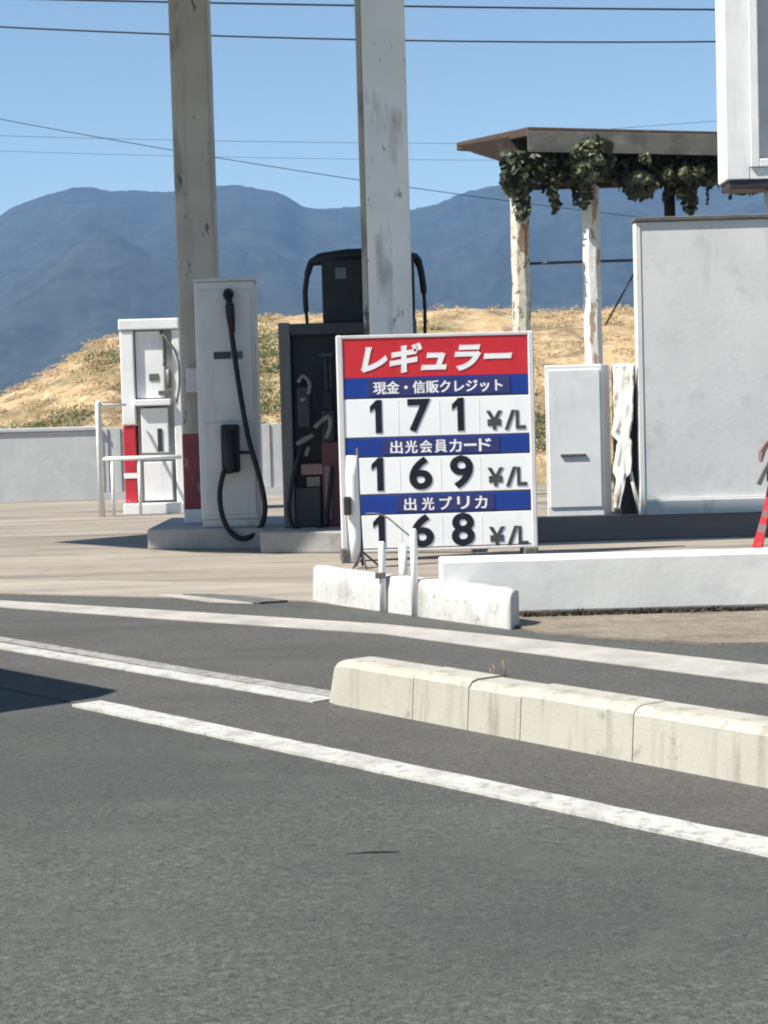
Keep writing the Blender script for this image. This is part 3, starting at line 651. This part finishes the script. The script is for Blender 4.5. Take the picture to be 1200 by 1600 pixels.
# ------------------------------------------------------------------ white pump standing in the sun
def white_pump():
    Y = 22.0; base = at(235, 803, Y); base.z = 0
    t = thing('fuel_pump', 'bright white fuel pump in the sun with a red corner, behind the beige column', 'fuel pump', base, 'fuel pumps of the station')
    X = lambda px: at(px, 650, Y).x
    Z = lambda py: at(232, py, Y).z
    xl, xr = X(191), X(284)
    D = .55
    obj('base', B().box(xl - .01, xr, Y - .10, Y + D, 0, Z(786), .01, 2), 'white_paint', t)
    obj('side_panel', B().box(xl, X(212), Y, Y + D, Z(663), Z(516) , .012, 2), 'white_paint', t)
    obj('top_box', B().box(xl - .01, xr, Y - .02, Y + D, Z(515), Z(498), .014, 2), 'white_paint', t)
    c = B(); c.box(xl, X(210), Y + .02, Y + D, Z(786) + .002, Z(664), .01); rc = obj('corner_panel', c, 'bright_red', t); rc['label'] = 'red lower corner panel'
    obj('pale_band', B().box(xl - .005, X(210) + .005, Y + .012, Y + D + .005, Z(747), Z(739), .004), 'letter_white', rc)
    obj('body', B().box(X(212) + .002, xr - .05, Y + .14, Y + D - .01, Z(786) + .002, Z(515) - .002, .006), 'pump_panel', t)
    obj('display_panel', B().box(X(214), X(258), Y + .06, Y + .138, Z(622), Z(517), .01, 2), 'white_paint', t)
    obj('shelf', B().box(X(210), X(268), Y - .06, Y + .138, Z(634), Z(624), .01, 2), 'white_paint', t)
    ld = obj('lower_door', B().box(X(220), X(262), Y + .01, Y + .138, Z(708), Z(638), .008, 2), 'white_paint', t)
    obj('door_slot', B().box(X(245), X(252), Y - .002, Y + .012, Z(706), Z(670), .003), 'charcoal', ld)
    obj('lower_door', B().box(X(222), X(266), Y + .01, Y + .138, Z(782), Z(722), .008, 2), 'white_paint', t)
    obj('side_panel', B().box(X(272), xr, Y + .02, Y + D, Z(786) + .002, Z(516), .01), 'white_paint', t)
    obj('display', B().box(X(234), X(249), Y + .05, Y + .062, Z(595), Z(584), .003), 'display', t)
    obj('nozzle_rest', B().box(X(249), X(268), Y - .02, Y + .06, Z(618), Z(611), .005), 'grey_box', t)
    q = lambda px, py, dy=0.0: Vector((at(px, py, Y).x, Y + dy, at(px, py, Y).z))
    h = B(); h.tube(spline([q(251, 517, .04), q(254, 530, .0), q(257, 550, -.02), q(257, 572, .0)], 5), .022, 8)
    h.tube(spline([q(252, 518, .03), q(262, 532, -.03), q(272, 546, -.04), q(279, 566, -.04), q(281, 600, -.05), q(277, 628, -.06)], 5), .014, 8); obj('hose', h, 'grey_box', t)
    h = B(); h.tube([q(262, 574, .02), q(264, 590, .02), q(264, 606, .02)], [.03, .034, .028], 9); obj('nozzle', h, 'nozzle_grey', t)
    # guard rail around it
    Y2 = 21.55; bs = at(155, 803, Y2); bs.z = 0
    g = thing('guard_rail', 'white tubular guard rail with tall end post around the white pump', 'guard rail', bs)
    P = lambda px, py, y: Vector((at(px, py, y).x, y, at(px, py, y).z))
    b = B(); p0 = P(153, 626, Y2); b.tube([(p0.x, Y2, 0), (p0.x, Y2, p0.z - .03), (p0.x + .01, Y2, p0.z)], [.037, .037, .024], 14); obj('end_post', b, 'peeling_white', g)
    pe = P(222, 715, Y2)
    b = B(); z1 = P(165, 633, Y2).z; b.tube([(p0.x, Y2, z1), (P(190, 633, Y2).x, Y2 + .35, z1)], .017, 10); obj('top_rail', b, 'white_paint', g)
    b = B(); z2 = P(200, 716, Y2).z; b.tube([(p0.x, Y2, z2), (P(284, 716, Y2).x, Y2 - .02, z2)], .026, 12); obj('middle_rail', b, 'white_paint', g)
    for px in (175, 217):
        x = P(px, 720, Y2).x
        b = B(); b.tube([(x, Y2, 0), (x, Y2, z2 - .02)], .021, 12); obj('leg', b, 'white_paint', g)
    x = P(217, 720, Y2).x
white_pump()

# ------------------------------------------------------------------ walls and plinth behind
b = B(); wl = at(-700, 785, 26); 
b.box(-14, at(158, 720, 25.9).x, 25.9, 26.1, 0, at(80, 669, 25.9).z - .05, .01)
b.box(-14, at(158, 720, 25.9).x, 25.87, 26.13, at(80, 669, 25.9).z - .048, at(80, 669, 25.9).z + .01, .01)
o = obj('boundary_wall', b, 'back_wall', None, (-6, 26, 0)); tag(o, 'pale grey block wall below the dry bank at the left edge', 'wall')
b = B(); xa = at(160, 720, 25.9).x; xb = at(520, 720, 25.9).x; zt = at(424, 662, 25.9).z
nn = int((xb - xa) / .09)
for i in range(nn):
    b.box(xa + i * .09, xa + i * .09 + .088, 25.93 + .02 * (i % 2), 26.0, .12, zt, .006)
b.box(xa, xb, 25.9, 26.02, 0, .118)
o = obj('ribbed_fence', b, 'ribbed', None, (xa, 26, 0)); tag(o, 'pale ribbed metal fence seen between the grey and black pumps', 'fence')

# cabinet, screen, plinth
def screen_row():
    Y = 19.15
    X = lambda px, y=Y: at(px, 640, y).x
    Yq = Y; Y = 18.95; xs0 = at(997, 600, Y).x; zt = at(1090, 337, Y).z
    t = thing('screen_wall', 'tall grey rendered screen wall with white edge trim at the right', 'wall', (xs0 + 2, Y, 0))
    xe = xs0 + 4.5
    obj('panel', B().box(xs0 + .06, xe - .06, Y + .002, Y + .16, .17, zt - .05, .004), 'wall_grey', t)
    obj('edge_trim', B().box(xs0, xs0 + .058, Y - .006, Y + .18, 0, zt - .052, .006), 'column_white', t)
    obj('edge_trim', B().box(xe - .058, xe, Y - .006, Y + .18, 0, zt - .052, .006), 'column_white', t)
    cp = B(); cp.box(xs0 - .015, xe + .015, Y - .03, Y + .2, zt - .05, zt, .01); obj('coping', cp, 'roof_edge', t)
    obj('skirting', B().box(xs0 + .06, xe - .06, Y - .05, Y + .17, .0, .165, .012, 2), 'column_white', t)
    Y = Yq
    t = thing('metal_cabinet', 'white metal cabinet with a short slot handle, right of the price sign', 'cabinet', (at(895, 805, Y).x, Y + .1, 0))
    xa, xb = X(852), X(942); zt = at(900, 570, Y).z; zb = .0
    xr = X(960)
    bd = B(); bd.prism([(xa, Y), (xb, Y), (xr, Y + .36), (xa + .1, Y + .40)], zb, zt, .012, 2); obj('body', bd, 'white_paint', t)
    obj('door', B().box(xa + .03, xb - .03, Y - .014, Y + .004, .10, zt - .05, .006), 'white_paint', t)
    z = at(893, 711, Y).z; obj('handle', B().box(X(874), X(914), Y - .035, Y - .012, z - .014, z + .014, .006), 'grey_box', t)
    # stained post and brace between the two
    Yp = 19.02; bp = Vector((at(972, 800, Yp).x, Yp, 0))
    t = thing('short_post', 'short ragged peeling white post with a brace, between the white cabinet and the screen wall', 'post', bp)
    q = lambda px, py: at(px, py, Yp)
    zt = q(975, 568).z
    b = B(); L_, R_ = [], []
    outl = [(958, 990, 568), (960, 989, 590), (959, 988, 620), (961, 988, 650), (958, 985, 672), (957, 983, 680), (966, 986, 690), (962, 986, 715), (959, 985, 738), (964, 978, 748), (961, 973, 775), (960, 968, 797)]
    tb = bmesh.new(); NR, NC = 44, 9; G = []
    for r_ in range(NR + 1):
        t_ = r_ / NR * (len(outl) - 1); k = min(int(t_), len(outl) - 2); fr_ = t_ - k
        l_, rr_, y_ = [outl[k][m_] + (outl[k + 1][m_] - outl[k][m_]) * fr_ for m_ in range(3)]
        l_ += 1.2 * mnoise.noise(Vector((0, y_ * .12, 0))); rr_ += 1.5 * mnoise.noise(Vector((5, y_ * .15, 0)))
        row = []
        for c_ in range(NC + 1):
            px = l_ + (rr_ - l_) * c_ / NC; p = q(px, y_); p.z = max(p.z, 0.0)
            p.y += .06 - (px - 956) * .0042 + .035 * mnoise.noise(Vector((px * .16, y_ * .035, 2))) + .012 * mnoise.noise(Vector((px * .3, y_ * .12, 6)))
            row.append(tb.verts.new(p))
        G.append(row)
    for r_ in range(NR):
        for c_ in range(NC): tb.faces.new((G[r_][c_], G[r_ + 1][c_], G[r_ + 1][c_ + 1], G[r_][c_ + 1])).smooth = True
    gm = bmesh.ops.extrude_face_region(tb, geom=tb.faces[:])
    bmesh.ops.translate(tb, vec=(0, .05, 0), verts=[v for v in gm['geom'] if isinstance(v, bmesh.types.BMVert)])
    b.add(tb); obj('post_shaft', b, 'peeling_white', t)
    obj('dark_gap_board', B().box(q(961, 700).x, q(1006, 700).x, Yp + .12, Yp + .16, 0, q(980, 572).z, .004), 'charcoal', t)  # added charcoal board that paints the gap beside the post black
    b = B(); b.tube([q(981, 720), Vector((q(1000, 795).x, Yp, 0))], .02, 8); obj('brace', b, 'column_white', t)
screen_row()

# ------------------------------------------------------------------ old timber shelter with vine
def shelter():
    Y = 24.0
    q = lambda px, py, y=Y: at(px, py, y)
    t = thing('timber_shelter', 'old flat roofed shelter on peeling cream posts, roof covered in vine', 'shelter', (q(925, 640).x, Y, 0))
    zE = q(980, 212).z; xl = q(822, 210).x; xr = 6.4
    tip = q(713, 227, Y + 2.1)
    zr = zE
    # roof slab: a skewed plate whose near edge is the grey fascia and whose left verge runs back
    r = B(); r.prism([(xl, Y - .35, q(820, 207).z - .0), (xr, Y - .35, q(1130, 216).z - .08), (xr, Y + 2.6, zE - .1), (tip.x, Y + 2.1, tip.z + .02)], -.10, .02, .01); obj('roof', r, 'old_wood', t)
    f = B(); a = q(824, 208, Y - .39); c = q(1210, 222, Y - .39)
    f.prism([(a.x, Y - .39, a.z), (xr, Y - .39, c.z), (xr, Y - .355, c.z), (a.x, Y - .355, a.z)], -.24, .03, .004); obj('fascia', f, 'roof_edge', t)
    f = B()
    for y in (Y + .1, Y + .8, Y + 1.5):
        f.box(q(796, 300).x + (y - Y) * .1, xr, y - .06, y + .06, zE - .50, zE - .19, .01)
    obj('beam', f, 'shade_wood', t)  # beams made deep and dark to put the roof's shade into their colour
    e = B(); tb = bmesh.new(); ev = []
    for dy in (0, 1.1):
        ev.append([tb.verts.new(at(px, py, Y + .25 + dy * (.2 if px > 790 else 1))) for px, py in ((714, 228), (822, 209), (832, 238), (802, 262), (775, 250), (742, 240))])
    tb.faces.new(ev[0]); tb.faces.new(ev[1][::-1])
    for i in range(6): tb.faces.new((ev[0][i], ev[0][(i + 1) % 6], ev[1][(i + 1) % 6], ev[1][i]))
    e.add(tb); obj('eave_board', e, 'old_wood', t)
    for (pa, pb, py, m, wv, lab) in ((800, 829, 515, 'peeling', .13, None), (912, 940, 575, 'peeling_white', .125, None)):
        xc = (q(pa, 420).x + q(pb, 420).x) / 2
        b = B(); n = 26
        for k in range(n):
            pass
        pts = [Vector((xc + .004 * math.sin(k * 1.3), Y + .1, k / (n - 1) * (zE - .36))) for k in range(n)]
        b.tube(pts, [wv * (1 + .02 * math.sin(k * 2.1 + pa)) for k in range(n)], 8, False); obj('post', b, m, t)
    b = B(); xc = q(1073, 320).x; b.tube([(xc, Y + 1.4, 0), (xc, Y + 1.4, zE - .3)], .08, 10); obj('post', b, 'old_wood', t)['label'] = 'dark rear post'
    b = B(); z = q(910, 408).z; b.tube([(q(826, 408).x, Y + .1, q(826, 411).z), (q(918, 408).x, Y + .1, q(918, 408).z), (q(1010, 404).x + .3, Y + .1, q(1010, 405).z)], .02, 8); obj('rail', b, 'steel_dark', t)
    b = B(); b.tube([q(992, 425, Y + .1), q(946, 508, Y + .3)], .014, 6); obj('stay', b, 'steel_dark', t)
    # vine
    random.seed(21)
    bl = B()
    def leaf(bb, p, s):
        d = Vector((random.gauss(0, 1), random.gauss(0, 1) - .4, random.gauss(0, 1) - .3)).normalized(); a = d.orthogonal().normalized()
        a.rotate(Matrix.Rotation(random.uniform(0, 6.28), 3, d)); c = d.cross(a)
        bb.poly([p - a * s, p - a * .3 * s + c * s * .62, p + a * s * .5 + c * s * .5, p + a * s * 1.1, p + a * s * .5 - c * s * .5, p - a * .3 * s - c * s * .62])
    def clump(bb, px, py, rx, ry, n, y=None, dy=.35, s=(.03, .065)):
        for i in range(int(n * 1.9)):
            while True:
                u, v = random.uniform(-1, 1), random.uniform(-1, 1)
                if u * u + v * v < 1: break
            yy = (Y + .05 if y is None else y) + random.uniform(-dy, dy)
            leaf(bb, at(px + u * rx, py + v * ry, yy), random.uniform(*s))
    x = 790
    while x < 1215:                                     # hanging fringe under the roof
        dep = 276 + 18 * (.5 + .5 * mnoise.noise(Vector((x * .045, 3, 0)))) + 10 * mnoise.noise(Vector((x * .15, 9, 0)))
        if x < 830: dep += 10
        for i in range(170):
            leaf(bl, at(x + random.uniform(-6, 6), random.uniform(236, dep), Y + random.uniform(-.2, 1.6)), random.uniform(.035, .07))
        x += 5
    clump(bl, 806, 285, 20, 24, 240); clump(bl, 800, 262, 16, 22, 120); clump(bl, 815, 320, 13, 26, 130)
    clump(bl, 925, 250, 34, 36, 420, Y - .35, .28); clump(bl, 912, 300, 14, 26, 70, Y - .05, .2); clump(bl, 1000, 290, 26, 22, 190, None, .5); clump(bl, 985, 268, 22, 20, 120)
    clump(bl, 1070, 283, 20, 28, 170, Y + .8, .5); clump(bl, 1078, 315, 11, 20, 70, Y + 1.3, .2); clump(bl, 1165, 290, 26, 14, 120)
    clump(bl, 862, 290, 8, 34, 30, None, .2); clump(bl, 868, 318, 6, 14, 16, None, .2); clump(bl, 888, 262, 18, 16, 60)
    for k in range(26):
        px = random.choice((805, 812, 845, 862, 868, 885, 915, 930, 940, 985, 1000, 1010, 1040, 1066, 1078, 1090, 1110, 1150)) + random.uniform(-9, 9); L_ = random.uniform(22, 62); dx = random.uniform(-.18, .18); yy = Y + random.uniform(-.1, .6)
        for m_ in range(int(L_ * .8)):
            k2 = m_ / (L_ * .8); leaf(bl, at(px + dx * L_ * k2 + random.uniform(-3, 3) * (1.2 - k2), 262 + L_ * k2, yy), random.uniform(.022, .055) * (1.1 - .5 * k2))
    v = thing('climbing_vine', 'dark climbing vine hanging in ragged clumps under the shelter roof', 'vine', (q(925, 640).x, Y, zE - .3))
    obj('foliage', bl, 'leaf', v, recalc=False)
    bp = B()
    for (px, py, rx, ry, n, y) in ((920, 232, 13, 10, 26, Y - .62), (930, 252, 13, 9, 26, Y - .62), (912, 262, 9, 8, 16, Y - .62), (905, 240, 7, 6, 10, Y - .6), (925, 276, 8, 8, 14, Y - .6), (1008, 248, 8, 6, 12, Y - .55),
                                   (1006, 280, 13, 7, 18, Y - .4), (1070, 270, 7, 8, 14, Y - .4), (1092, 268, 7, 6, 12, Y - .4), (1042, 272, 5, 6, 8, Y - .4), (948, 228, 9, 8, 14, Y - .62)):
        clump(bp, px, py, rx, ry, n * 2, y, .06, (.035, .06))
    obj('sunlit_tint_leaves', bp, 'leaf_sunlit', v, recalc=False)  # paler leaf colour paints the sunlit clumps of the vine
    for k in range(9):
        st = B(); px = 800 + k * 46 + random.uniform(-12, 12)
        st.tube(spline([at(px, 238, Y + .3), at(px + random.uniform(-8, 8), 262, Y + .25), at(px + random.uniform(-14, 14), 285 + random.uniform(0, 22), Y + .2)], 4), [.012] * 4 + [.009] * 4 + [.004], 5)
        obj('stem', st, 'old_wood', v)
shelter()

# ------------------------------------------------------------------ tall sign box at the right edge
def sign_box():
    Y = 20.2
    q = lambda px, py: at(px, py, Y)
    x0 = q(1133, 150).x; z0 = q(1140, 281).z; x1 = x0 + 1.7; z1 = z0 + 3.2
    t = thing('roadside_sign_box', 'white framed upright sign box on a post above the screen wall', 'sign box', (x0 + .85, Y + .25, 0))
    f = B(); w1 = .265; D = .5
    f.box(x0, x0 + w1, Y, Y + D, z0, z1, .012, 2); f.box(x1 - w1, x1, Y, Y + D, z0, z1, .012, 2)
    f.box(x0 + w1, x1 - w1, Y + .004, Y + D, z0 + .001, z0 + .13, .008); f.box(x0 + w1, x1 - w1, Y + .004, Y + D, z1 - .2, z1 - .001, .008)
    obj('outer_frame', f, 'white_paint', t)
    f = B(); xi0, xi1, zi0, zi1 = x0 + w1 + .002, x1 - w1 - .002, z0 + .132, z1 - .202
    f.box(xi0, xi0 + .10, Y - .03, Y + .3, zi0, zi1, .008); f.box(xi1 - .1, xi1, Y - .03, Y + .3, zi0, zi1, .008)
    f.box(xi0 + .10, xi1 - .1, Y - .03, Y + .3, zi0, zi0 + .09, .008)
    obj('inner_frame', f, 'white_paint', t)
    obj('sign_face', B().box(xi0 + .102, xi1 - .102, Y + .10, Y + .14, zi0 + .092, zi1, .002), 'pump_panel', t)
    obj('underside', B().box(x0 + .03, x1 - .03, Y + .02, Y + D - .02, z0 - .10, z0 - .002, .01), 'charcoal', t)
    xp = at(1203, 315, Y + .25).x
    b = B(); b.tube([(xp + .05, Y + .25, 0), (xp + .05, Y + .25, z0 - .1)], .11, 18); obj('post', b, 'white_paint', t)
sign_box()

# ------------------------------------------------------------------ red barrier stand at right edge
def barrier():
    b0 = gp(1186, 858); Y = b0.y
    q = lambda px, py, dy=0.0: at(px, py, Y) + Vector((0, dy, 0))
    t = thing('barrier_stand', 'red and white folding barrier stand cut by the right edge', 'barrier', (b0.x + .15, Y, 0))
    def bar(pts, wd, m, nm, par=None):
        b = B()
        for k in range(len(pts) - 1):
            b.tube([pts[k], pts[k + 1]], [wd[k], wd[k + 1]], 4, False)
        return obj(nm, b, m, par or t)
    z0 = lambda p: Vector((p.x, p.y, .006))
    l1 = bar([z0(q(1183, 858)), q(1192, 822), q(1199, 790), q(1206, 752)], [.055, .040, .030, .028], 'bright_red', 'leg')
    bar([z0(q(1232, 858)), q(1224, 822), q(1216, 790), q(1208, 752)], [.055, .040, .030, .028], 'bright_red', 'leg')
    for ya, yb, wa, wb in ((832, 819, .0455, .0425), (809, 798, .039, .036)):
        k = lambda y: 1183 + (858 - y) * .25
        bar([q(k(ya), ya), q(k(yb), yb)], [wa, wb], 'dusty_pink', 'reflective_band', l1)
    bar([q(1184, 757, -.03), q(1193, 738, -.03), q(1207, 712, -.03)], [.024, .022, .02], 'grey_box', 'cross_arm')
    bar([q(1188, 722, -.01), q(1190, 706, -.01), q(1199, 692, -.01), q(1214, 684, -.01)], [.014, .03, .026, .022], 'dusty_pink', 'flag_tie')
    bar([q(1203, 752), q(1204, 722)], [.026, .03], 'charcoal', 'hinge')
    bar([q(1205, 722), q(1206, 672)], [.016, .014], 'bright_red', 'upright')
barrier()

# ------------------------------------------------------------------ dry bank behind the forecourt
bank_prof = [(-900, 700), (-300, 690), (-60, 640), (0, 617), (60, 590), (120, 556), (185, 530), (260, 512), (400, 509), (440, 505), (560, 500), (650, 499), (700, 493), (800, 488), (900, 487), (1000, 485), (1200, 486), (1700, 500), (2600, 560)]
def interp(pr, x):
    if x <= pr[0][0]: return pr[0][1]
    for i in range(len(pr) - 1):
        if x <= pr[i + 1][0]:
            k = (x - pr[i][0]) / (pr[i + 1][0] - pr[i][0]); return pr[i][1] + k * (pr[i + 1][1] - pr[i][1])
    return pr[-1][1]
def grid_mesh(us, vs, fn, smooth=True):
    b = B(); vv = [[b.bm.verts.new(fn(u, v)) for v in vs] for u in us]
    for i in range(len(us) - 1):
        for j in range(len(vs) - 1):
            f = b.bm.faces.new((vv[i][j], vv[i + 1][j], vv[i + 1][j + 1], vv[i][j + 1])); f.smooth = smooth
    return b
def bank_pt(u, v):
    # u: bearing given as photo column; v: 0 foot (27.5 m) .. 1 crest (41 m) .. 1.5 behind
    Y = 27.5 + 13.5 * v
    Yc = 41.0
    zc = at(u, interp(bank_prof, u), Yc).z
    k = min(v, 1.0); k = k * (2 - k) if v <= 1 else 1 - (v - 1) * .4
    x = at(u, 600, Y).x
    z = max(-.02, zc) * (k ** .9 if v > 0 else 0)
    if v > 0:
        am = .5 * min(1, v * 4) * min(1, max(0, zc)) * (0.35 if .9 < v < 1.1 else 1)
        z += am * 1.5 * (.55 * fbm(x * .35, Y * .35, 1) + .25 * fbm(x * 1.3, Y * 1.3, 5)) * .55
    return Vector((x, Y, z - .03))
us = [-900 + i * 16 for i in range(220)]; vs = [i / 40 for i in range(64)]
b = grid_mesh(us, vs, bank_pt)
struct('bank', b, 'bank')
def tuft(bb, p, rad, h, n, sz):
    for i in range(n):
        a = random.uniform(0, 6.283); r = rad * math.sqrt(random.random()); k = 1 - (r / rad) ** 2
        c = p + Vector((math.cos(a) * r, math.sin(a) * r * .8, h * k * random.uniform(.1, 1) - .02))
        d = Vector((random.gauss(-.4, .7), random.gauss(-.5, .7), random.gauss(.6, .6))).normalized()
        e = d.orthogonal().normalized(); e.rotate(Matrix.Rotation(random.uniform(0, 6.28), 3, d)); f = d.cross(e)
        s_ = sz * random.uniform(.6, 1.3)
        bb.poly([c - e * s_ * 1.7, c + f * s_ * .4, c + e * s_ * 1.7, c - f * s_ * .4])
random.seed(5); b = B(); g2 = B()
for i in range(900):
    u = random.uniform(-60, 1300); v = random.uniform(.04, .97)
    p = bank_pt(u, v); n = fbm(p.x * .3, p.y * .3, 9)
    if n < -.15: continue
    tuft(b, p, random.uniform(.15, .5), random.uniform(.06, .2) * (.4 if v > .9 else 1), 120, .020)
o = obj('dry_grass', b, 'straw', None, (0, 34, 0), recalc=False); tag(o, 'dry tan grass tufts covering the bank', 'grass', kind='stuff')
for i in range(1500):
    u = random.uniform(-40, 1010); v = random.random() ** 1.4 * .8
    if u > 460 and v > .34: continue
    p = bank_pt(u, v); n = fbm(p.x * .35, p.y * .35, 3)
    if n < -.02 + v * .42 and not (398 < u < 442 and v < .6): continue
    tuft(g2, p, random.uniform(.2, .55), random.uniform(.12, .42) * (1.5 if 398 < u < 442 else 1), 150, .022)
o = obj('green_weeds', g2, 'weed', None, (0, 34, 0), recalc=False); tag(o, 'olive green weeds on the lower bank above the block wall', 'weeds', kind='stuff')

# ------------------------------------------------------------------ mountains
ridge = [(-2600, 420), (-1500, 330), (-700, 400), (-300, 420), (-80, 372), (0, 341), (40, 318), (90, 302), (125, 292), (150, 291), (185, 298), (215, 296), (262, 299), (300, 297), (340, 290), (385, 288), (410, 294), (440, 298), (460, 307), (478, 321), (500, 325), (530, 325), (565, 321), (610, 327), (645, 328), (690, 318), (720, 304), (760, 293), (800, 286), (870, 278), (960, 282), (1050, 292), (1130, 284), (1250, 270), (1500, 300), (2200, 350), (3400, 400), (4400, 450)]
def mount_pt(u, v):
    Y = 900 + 1100 * v if v <= 1 else 2000 + (v - 1) * 1200
    zc = at(u, interp(ridge, u) + 2.2 * mnoise.noise(Vector((u * .06, 1, 0))) + 1.5 * mnoise.noise(Vector((u * .21, 4, 0))), 2000).z
    x = at(u, 600, Y).x
    k = v ** 1.15 if v <= 1 else max(0, 1 - (v - 1) * .8)
    z = zc * k
    if 0 < v < 1:
        a = math.sin(v * math.pi) * .20 * zc
        z += a * (fbm(x * .0035, Y * .0025, 2) * .8 + fbm(x * .012, Y * .009, 7) * .35) - a * .25
    return Vector((x, Y, z - .5))
us = [-2600 + i * 26 for i in range(120)] ; us = [u for u in us if u < -60] + [-60 + i * 6 for i in range(224)] + [1284 + i * 40 for i in range(76)]
vs = [i / 44 for i in range(61)]
b = grid_mesh(us, vs, mount_pt)
struct('mountains', b, 'forest')

# ------------------------------------------------------------------ overhead wires
def wire(p0, p1, r, sag, lab):
    a, c = Vector(p0), Vector(p1); b = B(); d = c - a
    pts = []
    for i in range(41):
        k = -1.0 + 3.0 * i / 40
        p = a + d * k; p.z += sag * ((2 * k - 1) ** 2 - 1)
        pts.append(p)
    b.tube(pts, r, 6); o = obj('power_line', b, 'wire', None, tuple(a)); tag(o, lab, 'power line', 'overhead wires across the sky')
wire(at(0, -3, 55), at(1120, 15, 55), .030, .05, 'topmost dark overhead wire crossing behind both columns at the top of the sky')
wire(at(0, 42, 55), at(1120, 65, 55), .026, .16, 'second dark overhead wire just below the topmost one')
wire(at(0, 186, 90), at(713, 303, 90), .019, .15, 'slanting overhead wire descending to the right towards the shelter roof')
wire(at(0, 212, 120), at(713, 224, 120), .013, .1, 'upper of two faint level wires low in the sky')
wire(at(0, 236, 120), at(713, 250, 120), .011, .1, 'lowest faint level wire just above the mountain ridge')
wire(at(1000, 198, 90), at(1120, 189, 90), .010, 0, 'faint wire rising to the right above the shelter roof')

# ------------------------------------------------------------------ haze in the valley
b = B(); b.box(-2600, 2600, -60, 3300, -1.2, 300)
hz = obj('haze', b, 'wire'); hz['kind'] = 'stuff'; hz['label'] = 'pale blue valley haze'; hz['category'] = 'haze'
hm = bpy.data.materials.new('valley_haze'); hm.use_nodes = True; ht = hm.node_tree
ht.nodes.remove(ht.nodes['Principled BSDF']); pv = ht.nodes.new('ShaderNodeVolumePrincipled')
pv.inputs['Color'].default_value = (.26, .53, 1, 1); pv.inputs['Density'].default_value = .00019; pv.inputs['Anisotropy'].default_value = 0
ht.links.new(pv.outputs[0], ht.nodes['Material Output'].inputs['Volume'])
hz.data.materials.clear(); hz.data.materials.append(hm)
